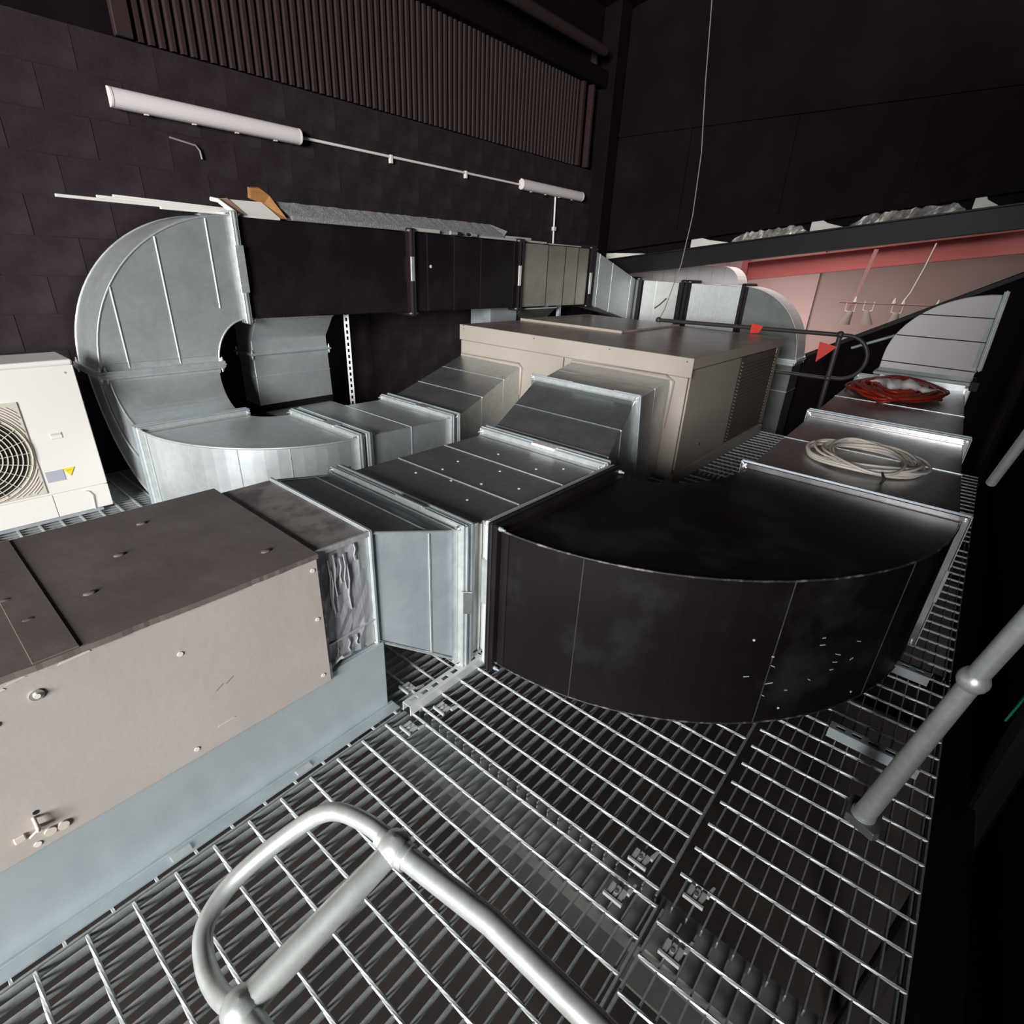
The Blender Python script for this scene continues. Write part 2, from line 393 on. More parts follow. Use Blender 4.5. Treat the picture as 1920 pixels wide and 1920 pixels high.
channel('strut_channel', 'perforated galvanised channel lying on the grating in front of the pale flared duct', (.93, 1.212, .003), (2.3, 1.212, .003), m='galv_pale')
channel('strut_channel', 'upright perforated strut between the grating and the long black wall duct', (2.86, 4.3, 0), (2.86, 4.3, 1.07), (-.6, -.8, 0), 'galv_bright')
channel('strut_channel', 'short grey channel on the grating under the far end of the black curved duct', (2.52, -.26, .002), (2.52, -.02, .002), m='galv_matt')
channel('strut_channel', 'short grey channel on the grating behind the foot of the right-hand handrail post', (1.93, -.28, .002), (1.93, .0, .002), m='galv_matt')

# ------------------------------------------------------------------ foreground brown fan box on galvanised plinth
t = thing('galvanised_plinth', 'pale blue-grey galvanised sheet plinth under the brown fan box', 'plinth', (-.2, 1.6, 0))
MB().box((-1.05, 1.297, .006), (.912, 1.95, .296)).build('upstand', 'galv_plinth', t, .004)
MB().box((-1.05, 1.25, .004), (.928, 1.30, .009)).build('foot_flange', 'galv_matt', t)
MB().bar((-1.05, 1.286, .011), (.926, 1.286, .011), (0, .0015, 0), (0, 0, .0015)).build('fold_line', 'galv_bright', t)
MB().box((.70, 1.31, .296), (.91, 1.94, .299)).build('cover_strip', 'galv_matt', t)
for x in (.15, .52): MB().box((x, 1.255, .009), (x + .05, 1.275, .013)).build('fixing_tab', 'galv_bright', t)
t = thing('fan_box', 'large brown felt-faced fan box in the left foreground on a galvanised plinth', 'fan box', (-.2, 1.6, .276))
MB().box((-1.05, 1.30, .300), (.685, 1.955, .735)).build('casing', 'brown_side', t)
MB().box((-1.06, 1.284, .276), (.692, 1.30, .733)).build('side_panel', 'brown_side', t, .003)
# top felt with slightly raggedy front edge
xs = [-1.06 + i * (1.755 / 160) for i in range(161)]
front = []; yy = 1.281
for x in xs:
    yy = min(1.2835, max(1.2785, yy + random.uniform(-.0012, .0012))); front.append((x, yy, .747))
mb = MB(); bk = [(x, 1.965, .747) for x in xs]; n = len(xs)
fr0 = [(p[0], p[1], .732) for p in front]
mb.add(front + bk + fr0, [(i, i + 1, n + i + 1, n + i) for i in range(n - 1)] + [(2 * n + i, 2 * n + i + 1, i + 1, i) for i in range(n - 1)] + [(n - 1, 2 * n - 1, 2 * n - 1, 3 * n - 1)][:0])
mb.box((-1.06, 1.30, .733), (.695, 1.965, .7465)); mb.build('top_panel', 'brown_top', t)
mb = MB().box((.045, 1.283, .747), (.125, 1.964, .750)); mb.build('lap_strip', 'brown_top', t, .001)
MB().box((.688, 1.284, .28), (.696, 1.95, .735)).build('end_edge', 'edge_wear', t)
for x, z in ((.672, .70), (.668, .53), (.663, .315), (.30, .62), (.28, .308), (-.04, .645)):
    MB().disc((x, 1.285, z), (0, -1, 0), .0065, .003, 12).build('screw', 'board_white', t)
mb = MB().disc((.033, 1.285, .675), (0, -1, 0), .013, .004, 16); o = mb.build('washer', 'chrome', t); MB().disc((.033, 1.281, .675), (0, -1, 0), .006, .005, 8).build('washer_bolt', 'board_white', o)
for x, z in ((-.035, .315), (-.012, .312)): MB().disc((x, 1.285, z), (0, -1, 0), .011, .006, 14).build('plug', 'brown_scrape', t)
MB().disc((-.062, 1.285, .298), (0, -1, 0), .007, .003, 12).build('screw', 'board_white', t)
MB().box((-.093, 1.279, .330), (-.073, 1.285, .348)).build('cable_pad', 'brown_scrape', t, .002)
mb = MB().tube([(-.05, 1.283, .375), (-.05, 1.272, .372), (-.05, 1.270, .355), (-.052, 1.270, .345)], .004, 8).tube([(-.068, 1.275, .334), (-.054, 1.272, .345), (-.046, 1.272, .344)], .003, 8).tube([(-.05, 1.284, .345), (-.05, 1.268, .345)], .005, 8)
mb.build('toggle_latch', 'brown_scrape', t)
MB().disc((-.043, 1.2845, .385), (0, -1, 0), .006, .001, 10).build('screw_hole', 'dark_void', t)
for x0, x1, z, h in ((.08, .14, .722, .012), (-.005, .03, .723, .006), (-.03, -.005, .712, .009), (.50, .53, .727, .005), (.34, .39, .34, .007), (-.075, -.07, .72, .004), (.40, .43, .735, .005)):
    MB().prism([(x0, 1.2835, z), (x1, 1.2835, z + .004), (x1 - .004, 1.2835, z + h), (x0 + .008, 1.2835, z + h * .7)], (0, -.0006, 0)).build('scrape', 'brown_scrape', t)
for (x, y) in ((.03, 1.75), (.055, 1.60), (.075, 1.47), (-.09, 1.52), (.42, 1.83), (.31, 1.66), (.20, 1.50), (.60, 1.40)):
    MB().ball((x, y, .748), .012, 10, (1.3, .8, .3)).build('dimple', 'brown_top', t)
for (x, z) in ((.357, .46), (.385, .468)): MB().bar((x, 1.2836, z), (x + .02, 1.2836, z + .012), (.001, 0, .001), (0, .0006, 0)).build('scratch', 'brown_top', t)
# flexible foil connector
t = thing('foil_connector', 'crinkled foil-wrapped duct connector between the brown fan box and the pale flared duct', 'duct connector', (.79, 1.6, .31))
def cren(x, k):
    s = []
    for (y, z) in [(1.312, .31 + i * .04225) for i in range(11)]: s.append((x, y + random.uniform(-.005, .004), z))
    for i in range(1, 11): s.append((x, 1.312 + i * .061, .7325 + random.uniform(-.003, .003)))
    for i in range(1, 11): s.append((x, 1.922, .7325 - i * .04225))
    return s
MB().loft([cren(.695 + i * .0215, i) for i in range(10)]).build('foil_wrap', 'foil', t)
MB().box((.697, 1.308, .7335), (.886, 1.93, .737)).build('dusty_top', 'foil_dusty', t)
mb = MB()
mb.bar((.697, 1.307, .7355), (.888, 1.307, .7355), (0, .004, 0), (0, 0, .009)); mb.build('edge_tape', 'foil_tape', t)
MB().bar((.697, 1.306, .395), (.885, 1.306, .405), (0, .002, 0), (0, 0, .003)).build('seam_tape', 'foil_tape', t)
for x, z0, z1 in ((.735, .70, .52), (.742, .66, .50), (.755, .71, .56), (.775, .69, .60), (.79, .70, .57), (.80, .66, .49), (.83, .72, .66), (.78, .38, .33), (.81, .38, .34), (.735, .37, .33)):
    MB().tube([(x, 1.3075, z0), (x + .004, 1.3065, (z0 * 2 + z1) / 3), (x - .003, 1.3065, (z0 + 2 * z1) / 3), (x + .002, 1.3075, z1)], .0028, 5).build('crease', 'foil_tape', t)
MB().prism([(.70, 1.300, .318), (.745, 1.300, .335), (.752, 1.300, .322), (.735, 1.300, .326), (.70, 1.300, .305)], (0, -.003, 0)).build('loose_tab', 'board_white', t)

# ------------------------------------------------------------------ near horizontal run
ZT, ZB = .645, .052
A = rectX(.892, 1.312, 1.922, .305, .734); B = rectX(1.232, 1.235, 2.012, ZB, ZT)
t = duct('flared_duct', 'pale galvanised duct flaring from the foil connector to a tall flange', [A, B], 'galv_matt', [(0, .62)], (False, True), bolts=True, clips=(None, [(1, .35, .16, 'galv_bright'), (0, .5, .1, 'galv_bright')]))
for j in range(4): strip(t, [V(A[j]), V(B[j])], 'galv_bright', .0065, 'edge_bead')
frame(t, A, (1, 0, 0), 'galv_bright', out=.008, th=.008, bolts=False, name='collar')
# plenum: box plus neck towards the black elbow
t = thing('plenum_box', 'dull galvanised plenum box between the flared duct and the black curved duct', 'duct', (1.7, 1.6, ZB))
MB().box((1.262, 1.238, ZB), (2.19, 2.012, ZT)).build('casing', 'galv_dull', t, .004)
MB().box((1.345, 1.175, ZB), (2.165, 1.238, ZT)).build('neck', 'galv_pale', t, .003)
MB().box((1.262, 1.2345, ZB), (1.345, 1.238, ZT)).bar((1.33, 1.23, ZB), (1.33, 1.23, ZT), (.004, 0, 0), (0, .004, 0)).build('corner_strip', 'galv_pale', t)
frame(t, rectX(1.258, 1.238, 2.012, ZB, ZT), (-1, 0, 0), 'galv_bright')
frame(t, rectX(2.20, 1.238, 2.012, ZB, ZT), (1, 0, 0), 'galv_bright', clip=[(1, .45, .15, 'board_white')])
frame(t, rectY(1.172, 1.345, 2.165, ZB, ZT), (0, -1, 0), 'galv_pale', clip=[(0, .6, .2, 'galv_bright')])
for k in (.33, .66): MB().bar((1.262 + .93 * k, 1.24, ZT), (1.262 + .93 * k, 2.01, ZT), (.004, 0, 0), (0, 0, .003)).build('seam', 'galv', t)
for x, y in ((1.5, 1.8), (1.62, 1.75), (1.75, 1.78), (1.8, 1.55), (1.62, 1.5), (1.55, 1.62), (1.98, 1.72), (1.95, 1.45), (1.45, 1.42), (1.7, 1.35), (2.05, 1.36)):
    MB().disc((x, y, ZT), (0, 0, 1), .006, .002, 8).build('screw', 'board_white', t)
# black elbow in plan, from -Y to +X
CX, CY = 2.74, 1.135
secs = []
for i in range(25):
    a = math.pi / 2 * i / 24; c, s = math.cos(a), math.sin(a)
    xo, yo = CX - 1.405 * c, CY - 1.29 * s; xi, yi = CX - .575 * c, CY - .415 * s
    secs.append([(xo, yo, ZB - .018), (xo, yo, ZT + .004), (xi, yi, ZT + .004), (xi, yi, ZB - .018)])
secs = [[(x, 1.15, z) for (x, y, z) in secs[0]]] + secs
t = duct('curved_duct', 'huge black painted curved duct in the middle foreground, sweeping right over the grating', secs, 'black_sooty', (), (True, False), 'black_duct', smooth=False, bolts=True,
         clips=(None, None), boltm='galv_matt')
for i, j in ((5, 0), (13, 0), (19, 0)): 
    strip(t, [V(secs[i][0]), V(secs[i][1])], 'faint_seam', .0026)
strip(t, [V(s[1]) for s in secs], 'edge_wear', .0045, 'lock_seam'); strip(t, [V(s[0]) for s in secs], 'edge_wear', .004, 'lock_seam')
MB().disc((1.353, .99, .40), (-1, -.2, 0), .012, .0015, 9).build('paint_chip', 'board_white', t)
for i, f, ln in ((12, .36, .02), (13, .30, .03), (13, .44, .02), (13, .22, .015), (15, .55, .02), (15, .6, .012), (16, .4, .02), (16, .46, .025), (16, .34, .015), (15, .3, .012), (17, .52, .02), (14, .24, .012), (17, .38, .015)):
    p = lerp(secs[i][0], secs[i][1], f); nr = V((p.x - CX, p.y - CY, 0)).normalized(); e = V((-nr.y, nr.x, random.uniform(-.6, .6))).normalized()
    MB().bar(p + nr * .001, p + nr * .001 + e * ln, V((0, 0, .0018)), nr * .0008).build('scratch', 'galv_pale', t)
for i, f in ((12, .62), (13, .5), (18, .08), (14, .1)):
    p = lerp(secs[i][0], secs[i][1], f); nr = V((p.x - CX, p.y - CY, 0)).normalized(); MB().disc(p, nr, .0045, .002, 8).build('rivet', 'board_white', t)
# right-hand duct (slightly skewed) with cable coils, rising elbow
def sk(x): return .037 * (x - 2.74)
def rX(x, y0=-.155, y1=.72, z0=ZB, z1=ZT): return rectX(x, y0 + sk(x), y1 + sk(x), z0, z1)
duct('straight_duct', 'dull galvanised duct section carrying the white cable coil on the right', [rX(2.775), rX(4.30)], 'galv_dull', [(0, .5)], (True, True), 'galv_mirror', 'galv_dull', clips=([(0, .5, .16, 'galv_pale')], None))
duct('straight_duct', 'far galvanised duct section carrying the orange cable heap on the right', [rX(4.36), rX(6.55)], 'galv_dull', [(0, .4)], (True, True), 'galv_mirror', 'galv_dull')
prof_o = [(.72, .70), (.72, .86)] + [(-.03 + .75 * math.cos(a), .86 + .615 * math.sin(a)) for a in [math.pi / 2 * i / 12 for i in range(1, 13)]]
prof_i = [(-.03, .70), (-.03, .80)] + [(-.03 - .02 * i / 12, .80 + .06 * i / 12) for i in range(1, 13)]
X0, X1 = 6.62, 7.0
secs = [[(X0, a[0], a[1]), (X1, a[0], a[1]), (X1, b[0], b[1]), (X0, b[0], b[1])] for a, b in zip(prof_o, prof_i)]
t = duct('rising_elbow', 'pale lilac-grey elbow cheek rising behind the orange cable on the far right', secs, 'white_lin', (), (True, True), 'galv_dark', bolts=False, clips=(None, None))
for (y0, z0, y1, z1) in ((.665, 1.07, -.03, 1.075), (.55, 1.27, -.03, 1.28), (.72, .82, -.03, .815)): strip(t, [(X0 - .001, y0, z0), (X0 - .001, y1, z1)], 'black_clad', .005)
MB().box((6.5, .0, .52), (7.1, .68, .70)).build('base_collar', 'galv', t)
MB().box((6.50, -.09, .66), (6.60, -.03, .74)).build('corner_bracket', 'dark_void', t)
# sloping ducts up to the air handler
A = rectX(2.235, 1.245, 2.01, ZB, ZT); Bq = rectX(2.86, 1.30, 2.04, .30, .835)
A2 = [(2.235, 1.245, ZB), (2.235, 1.245, ZT), (2.235, 2.01, ZT), (2.235, 2.01, ZB)]
Bs = [(3.02, 1.46, .10), (2.90, 1.46, .835), (2.90, 2.21, .835), (3.02, 2.21, .10)]
t = duct('sloping_duct', 'dark-topped galvanised duct sloping up from the plenum to the right side of the air handler', [A2, Bs], 'galv_dull', [(0, .12), (0, .5)], (True, False), 'galv_bright', 'galv_dull')
frame(t, Bs, V(Bs[0]) - V((2.2, Bs[0][1], Bs[0][2])), 'galv_bright', th=.015, clip=[(1, .4, .3, 'galv_bright')])
Bt = [(3.03, 1.47, .10), (2.93, 1.47, .83), (2.93, 2.20, .83), (3.03, 2.20, .10)]
Ct = [(3.80, 1.66, .10), (3.80, 1.66, .815), (3.80, 2.54, .815), (3.80, 2.54, .10)]
t = duct('inlet_collar', 'galvanised collar piece sealed against the beige air handler, above the dark sloping duct', [Bt, Ct], 'galv_dull', [(0, .5)], (False, False), seamm='galv_dull')
mb = MB().tube([(3.80, 1.655, .45), (3.80, 1.65, .62), (3.80, 1.648, .80), (3.80, 1.70, .822), (3.80, 2.1, .825), (3.80, 2.54, .822)], [.012, .018, .026, .024, .014, .012], 8)
mb.build('sealant', 'beige', t)

# ------------------------------------------------------------------ second, brighter run
Z2 = .505
XA, XB = .985, 1.615; YF = 3.765
ex, yn, yfr = 1.865, 2.775, 3.53
# plan elbow from -Y to +X
secs = []
for i in range(21):
    a = math.pi / 2 * i / 20; c, s = math.cos(a), math.sin(a)
    xo, yo = ex - (ex - XA) * c, 3.74 - (3.74 - yn) * s; xi, yi = ex - (ex - XB) * c, 3.74 - (3.74 - yfr) * s
    secs.append([(xo, yo, .036), (xo, yo, Z2), (xi, yi, Z2), (xi, yi, .036)])
t = duct('flat_elbow', 'shiny galvanised elbow lying flat on the grating behind the brown fan box', secs, 'galv', (), (True, True), 'galv_bright', edge=('galv_bright', (1, 0), .008), clips=(None, [(1, .4, .13, 'galv_bright')]))
for i in (6, 10, 14): strip(t, [V(secs[i][0]), V(secs[i][1])], 'galv_bright', .004)
# elbow from down to -Y
secs = []
ZF = .785; YC = 4.09
for i in range(15):
    a = math.pi / 2 * i / 14; c, s = math.cos(a), math.sin(a)
    # throat curve (concave, front) centre (YF, ZF); heel at back
    yi, zi = YF + (YC - YF) * c, ZF - (ZF - Z2) * s
    yo, zo = YF + (4.54 - YF) * c, ZF - (ZF - .036) * s
    secs.append([(XA - .012 * (1 - s), yi, zi), (XB + .03 * (1 - s), yi, zi), (XB + .03 * (1 - s), yo, zo), (XA - .012 * (1 - s), yo, zo)])
secs[-1] = [(XA, YF + .012, Z2), (XB, YF + .012, Z2), (XB, YF + .012, .036), (XA, YF + .012, .036)]
t = duct('drop_elbow', 'galvanised elbow turning the wall duct down and forward beside the white outdoor unit', secs, 'galv', (), (True, True), 'galv_bright', edge=('galv_bright', (0, 3), .006))
strip(t, [(XA - .014, YF + (4.3 - YF) * math.cos(a), ZF - (ZF - .28) * math.sin(a)) for a in [math.pi / 2 * i / 10 for i in range(11)]], 'galv_bright', .005)
# big C elbow on the wall, from +X to down
secs = []
ZU, ZL = 1.735, 1.085
CXe, CZe = 1.90, .79
for i in range(25):
    a = math.pi / 2 * i / 24; c, s = math.cos(a), math.sin(a)
    xo, zo = CXe - (CXe - .945) * c, CZe + (ZU - CZe) * s
    xi, zi = CXe - (CXe - 1.652) * c, CZe + (ZL - CZe) * s
    secs.append([(xo, YC, zo), (xo, 4.54, zo), (xi, 4.54, zi), (xi, YC, zi)])
secs = [[(x, y, .81) for (x, y, z) in secs[0]]] + secs
secs[0] = [(p[0], p[1], .805) for p in secs[0]]
t = duct('high_elbow', 'big galvanised quarter-round elbow high on the wall above the white outdoor unit', secs[1:], 'galv', (), (True, True), 'galv_bright', edge=('galv_bright', (0, 1, 3), .006), clips=(None, [(3, .5, .3, 'galv_bright')]))
def arcz(x): return CZe + (ZU - CZe) * math.sqrt(max(0, 1 - ((CXe - x) / (CXe - .945)) ** 2))
for x, zl in ((1.10, .82), (1.40, .82), (1.72, 1.16)): strip(t, [(x, YC - .002, zl), (x, YC - .002, arcz(x) - .01)], 'galv_bright', .005)
strip(t, [(1.0, YC - .002, .855), (1.62, YC - .002, .855)], 'galv_bright', .003)
# wall duct: three black sections
def wd(x): return rectX(x, YC, 4.54, ZL, ZU)
t = duct('overhead_duct', 'first black wall duct section, right of the big galvanised elbow', [wd(1.955), wd(3.42)], 'black_duct', (), (False, True), 'black_clad', bolts=True, clips=(None, [(0, .55, .2, 'galv_bright')]), boltm='galv_matt', fth=.011)
t = duct('overhead_duct', 'middle black wall duct section with a white paint spot', [wd(3.445), wd(4.92)], 'black_duct', [(0, .12), (0, .35), (0, .6), (0, .95)], (True, True), 'black_duct', 'black_clad', clips=(None, [(0, .5, .2, 'board_white')]), boltm='galv_matt', fth=.012)
MB().disc((3.66, YC, 1.47), (0, -1, 0), .014, .002, 9).build('paint_chip', 'board_white', t)
t = duct('overhead_duct', 'third wall duct section, brownish from painted reflections, with vertical ribs, right of the middle one', [wd(4.97), wd(6.34)], 'duct_reflection_tint', [(0, .35), (0, .6), (0, .8)], (True, True), 'black_duct', 'black_duct', clips=(None, [(0, .4, .25, 'galv_pale')]), boltm='galv_matt', fth=.015)
# reducer and the run behind the air handler
A = rectX(6.40, YC, 4.54, ZL, ZU)
Bq = [(7.15, 3.86, .875), (7.15, 3.86, 1.41), (7.42, 4.30, 1.41), (7.42, 4.30, .875)]
t = duct('offset_reducer', 'galvanised reducer stepping down at the end of the wall duct', [A, Bq], 'galv', [(0, .15), (0, .45), (0, .9)], (True, False), 'black_duct', 'galv_bright', boltm='galv_matt')
XD0, XD1 = 7.18, 7.56
A = [(XD0, 3.80, .875), (XD0, 3.80, 1.40), (XD1, 4.25, 1.40), (XD1, 4.25, .875)]
B = [(XD0, 3.18, .875), (XD0, 3.18, 1.40), (XD1, 3.18, 1.40), (XD1, 3.18, .875)]
t = duct('back_duct', 'bright galvanised duct section behind the air handler, next to the reducer', [A, B], 'galv_pale', [(0, .4)], (True, True), 'black_duct', 'galv', boltm='galv_matt')
A = rectY(3.12, XD0, XD1, .875, 1.40); B = rectY(2.42, XD0, XD1, .875, 1.40)
t = duct('back_duct', 'galvanised duct section with dark streaks behind the air handler, before the end elbow', [A, B], 'galv', [(0, .15), (0, .3), (0, .6)], (True, False), 'black_duct', 'galv_bright', boltm='galv_matt')
secs = []
for i in range(19):
    a = math.pi / 2 * i / 18; c, s = math.cos(a), math.sin(a)
    yo, zo = 2.40 - .76 * s, .64 + .76 * c; yi, zi = 2.40 - .26 * s, .64 + .235 * c
    secs.append([(XD0, yo, zo), (XD1, yo, zo), (XD1, yi, zi), (XD0, yi, zi)])
t = duct('end_elbow', 'dark green-grey elbow with a white curved edge turning down behind the air handler', secs, 'galv_dark', (), (True, False), 'black_duct', bolts=False)
MB().loft([[V(s[0]) + V((.0, 0, 0)), V(s[1]), V(s[1]) + (V(s[1]) - V(s[2])).normalized() * .006, V(s[0]) + (V(s[0]) - V(s[3])).normalized() * .006] for s in secs]).build('heel_sheet', 'white_lin', t)
t = duct('down_duct', 'dull duct dropping from the end elbow behind the far corner of the air handler', [rectZ(.625, XD0, XD1, 1.64, 2.14), rectZ(-.6, XD0, XD1, 1.64, 2.14)], 'galv_dark', [(0, .3)], (True, False), 'galv', 'galv', bolts=True)
# branches under the wall duct
t = thing('branch_duct', 'galvanised branch dropping from the underside of the first wall duct section', 'duct', (2.3, 4.35, .3))
S0 = rectZ(1.08, 1.985, 2.63, 4.14, 4.52); S1 = rectZ(.90, 1.985, 2.63, 4.28, 4.52); S2 = rectZ(.40, 1.985, 2.645, 4.28, 4.52)
MB().loft([S0, S1, S2]).build('casing', 'galv', t, .003)
frame(t, rectZ(.80, 1.985, 2.635, 4.28, 4.52), (0, 0, 1), 'galv_matt', out=.02, th=.01, bolts=True)
seam(t, S1, S2, .55, 'galv_matt')
strip(t, [(1.99, 4.14, 1.075), (2.63, 4.14, 1.075)], 'galv_bright', .006, 'lip')
for x in (2.05, 2.2, 2.36, 2.5): MB().disc((x, 4.135, 1.076), (0, -1, 0), .005, .004, 7).build('rivet', 'galv_bright', t)
MB().box((2.02, 4.0, .33), (2.62, 4.3, .345)).build('bottom_edge', 'galv_bright', t)
MB().loft([rectZ(.40, 1.985, 2.645, 4.28, 4.52), rectZ(.02, 1.985, 2.645, 4.28, 4.52)]).build('lower_casing', 'black_duct', t)
t = thing('branch_duct', 'small pale branch box under the wall duct, just behind the air handler top', 'duct', (5.1, 4.3, .6))
MB().loft([rectZ(1.08, 4.62, 5.06, 4.2, 4.5), rectZ(.55, 4.62, 5.06, 4.2, 4.5)]).build('casing', 'galv_matt', t)
MB().prism([(5.14, 4.18, 1.05), (5.80, 4.18, 1.05), (5.70, 4.32, .86), (5.0, 4.32, .86)], (0, .05, 0)).build('sloped_cheek', 'galv_dark', t)
strip(t, [(5.13, 4.175, 1.055), (5.8, 4.175, 1.055)], 'board_white', .01, 'lip')
channel('strut_channel', 'short upright strut under the far wall duct behind the air handler', (6.0, 4.3, .5), (6.0, 4.3, 1.08), (0, -1, 0), 'galv_pale')
channel('strut_channel', 'short dark upright strut beside the small branch box', (5.72, 4.3, .5), (5.72, 4.3, 1.08), (0, -1, 0), 'galv')
# straight + sloping duct of the bright run
A = rectX(1.925, 2.775, 3.53, .036, Z2); B = rectX(2.62, 2.74, 3.50, .036, Z2)
t = duct('straight_duct', 'short shiny galvanised duct between the flat elbow and the left sloping duct', [A, B], 'galv', [(0, .5)], (True, True), 'galv_bright', 'galv_matt', clips=(None, [(1, .4, .13, 'galv_bright')]))
A = rectX(2.68, 2.74, 3.50, .036, Z2); B = rectX(3.80, 3.08, 3.83, .10, .70)
t = duct('sloping_duct', 'greenish galvanised duct sloping up to the left side of the air handler', [A, B], 'galv_dull', [(0, .35), (0, .7)], (True, False), 'galv_bright', 'galv_dull')
MB().tube([(3.80, 3.08, .45), (3.80, 3.075, .69), (3.80, 3.10, .708), (3.80, 3.82, .708)], [.012, .02, .02, .012], 8).build('sealant', 'beige', t)

# ------------------------------------------------------------------ beige air handler
t = thing('air_handler', 'big beige air handling unit box behind the sloping ducts', 'air handler', (4.9, 2.7, 0))
AX0, AX1, AY0, AY1, AZ = 3.81, 6.0, 1.53, 3.84, .978
MB().box((AX0 + .015, AY0 + .015, .06), (AX1, AY1, AZ - .01)).build('casing', 'beige', t, .004)
MB().box((AX0, AY0 - .015, .90), (AX1 + .02, AY1 + .015, AZ)).build('lid', 'beige', t, .004)
MB().box((AX0 + .01, AY0 - .01, AZ - .002), (AX1 + .015, AY1 + .01, AZ + .004)).build('top_sheet', 'beige_hall_tint', t)
MB().box((4.72, 2.62, AZ + .004), (AX1, AY1, AZ + .022)).build('raised_panel', 'beige_hall_tint', t, .004)
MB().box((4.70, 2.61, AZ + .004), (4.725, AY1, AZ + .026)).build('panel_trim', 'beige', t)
MB().box((AX0 - .004, AY0 - .018, .845), (AX0 + .012, AY1 + .017, AZ + .004)).build('front_fascia', 'beige', t, .003)
MB().box((AX0 + .002, AY0 + .005, .06), (AX0 + .016, 2.62, .84)).build('front_panel', 'beige', t, .002)
MB().box((AX0 + .002, 2.63, .06), (AX0 + .016, AY1, .84)).build('front_panel', 'beige', t, .002)
MB().box((AX0 + .05, AY0 + .002, .12), (4.88, AY0 + .016, .89)).build('side_panel', 'beige', t, .002)
o = MB().box((4.90, AY0 + .004, .12), (AX1 - .1, AY0 + .016, .89)).build('louvre_panel', 'louvre_dark', t, .002)
for k in range(24): MB().bar((4.93, AY0 - .004, .15 + k * .03), (AX1 - .13, AY0 - .004, .15 + k * .03), (0, .008, .003), (0, .001, .004)).build('louvre_slat', 'louvre_dark', o)
MB().box((AX1 - .09, AY0 + .002, .12), (AX1 + .005, AY0 + .018, .93)).build('end_post', 'beige', t)
for ya, yb in ((AY0 - .01, AY0 + .05), (AY1 - .05, AY1)): MB().box((AX0 + .01, ya, .004), (AX1, yb, .10)).build('base_rail', 'beige', t, .003)
mb = MB()
for y, z in ((1.56, .985), (1.56, .955), (2.2, .96), (2.95, .955), (3.8, .975), (3.8, .945)): mb.disc((AX0 - .004, y, z), (-1, 0, 0), .006, .002, 8)
mb.build('screws', 'louvre_dark', t)
MB().disc((4.25, AY0, .26), (0, -1, 0), .012, .01, 10).build('knob', 'louvre_dark', t)
MB().bar((AX0 + .0, 2.625, .70), (AX0 - .001, 2.625, .84), (0, .002, 0), (.002, 0, 0)).build('panel_gap', 'louvre_dark', t)

# ------------------------------------------------------------------ white outdoor condenser
t = thing('outdoor_unit', 'white air conditioning outdoor unit standing at the left against the wall', 'air conditioner', (.31, 4.1, 0))
UX0, UX1, UY0, UY1, UZ = -.16, .775, 3.90, 4.22, .925
MB().box((UX0, UY0 + .012, .045), (UX1, UY1, UZ - .02)).build('casing', 'white_unit', t, .012, 2)
MB().box((UX0 - .006, UY0 + .004, UZ - .025), (UX1 + .004, UY1 + .004, UZ + .005)).build('top_cover', 'white_unit', t, .01, 2)
MB().box((UX0, UY0 + .002, .175), (UX1 + .002, UY0 + .014, UZ - .026)).build('front_panel', 'white_unit', t, .004)
MB().box((UX0, UY0 + .003, .03), (.5, UY0 + .015, .17)).build('lower_panel', 'white_unit', t, .003)
MB().box((.503, UY0 + .003, .03), (UX1 + .002, UY0 + .015, .17)).build('lower_panel', 'white_unit', t, .003)
for ya in (UY0 + .02, UY1 - .07): MB().box((UX0 + .05, ya, .004), (UX1 - .05, ya + .05, .05)).build('foot', 'galv_matt', t)
gx, gz, gr = .215, .455, .29
g = MB().box((-.14, UY0 - .004, .19), (.485, UY0 + .004, .73)).build('fan_grille', 'cream_grille', t, .02, 3)
MB().disc((gx, UY0 - .003, gz), (0, -1, 0), .245, .002, 48).build('grille_opening', 'dark_void', g)
for k in range(11):
    r = .05 + k * .021
    MB().tube([(gx + r * math.cos(a), UY0 - .010, gz + r * math.sin(a)) for a in [2 * math.pi * i / 44 for i in range(44)]], .0032, 5, closed=True).build('grille_ring', 'cream_grille', g)
for k in range(22):
    a = 2 * math.pi * k / 22; b = a + .25
    MB().tube([(gx + .05 * math.cos(a), UY0 - .012, gz + .05 * math.sin(a)), (gx + .26 * math.cos(b), UY0 - .010, gz + .26 * math.sin(b))], .002, 4).build('grille_spoke', 'cream_grille', g)
for k in range(16):
    r = .268 + k * .013
    pts = [(gx + r * math.cos(a), UY0 - .006, gz + r * math.sin(a)) for a in [2 * math.pi * i / 80 for i in range(81)]]
    run = []
    for p in pts + [(9, 9, 9)]:
        if -.13 < p[0] < .475 and .2 < p[2] < .72: run.append(p)
        else:
            if len(run) > 2: MB().tube(run, .0022, 4).build('grille_rib', 'cream_grille', g)
            run = []
MB().disc((gx, UY0 - .008, gz), (0, -1, 0), .05, .008, 20).build('grille_hub', 'cream_grille', g)
o = MB().box((.575, UY0 - .002, .497), (.632, UY0 + .004, .535)).build('handle_recess', 'white_unit', t, .003)
MB().box((.58, UY0 - .0035, .52), (.627, UY0 - .001, .531)).build('recess_shadow', 'cream_grille', o)
MB().box((.50, UY0 - .0005, .25), (.585, UY0 + .003, .315)).build('rating_label', 'label_grey', t)
o = MB().prism([(.585, UY0, .318), (.64, UY0, .318), (.613, UY0, .268)], (0, -.002, 0)).build('warning_triangle', 'yellow', t)
MB().prism([(.603, UY0 - .002, .306), (.624, UY0 - .002, .306), (.623, UY0 - .002, .303), (.604, UY0 - .002, .303)], (0, -.0005, 0)).build('printed_line', 'tape_brown', o)
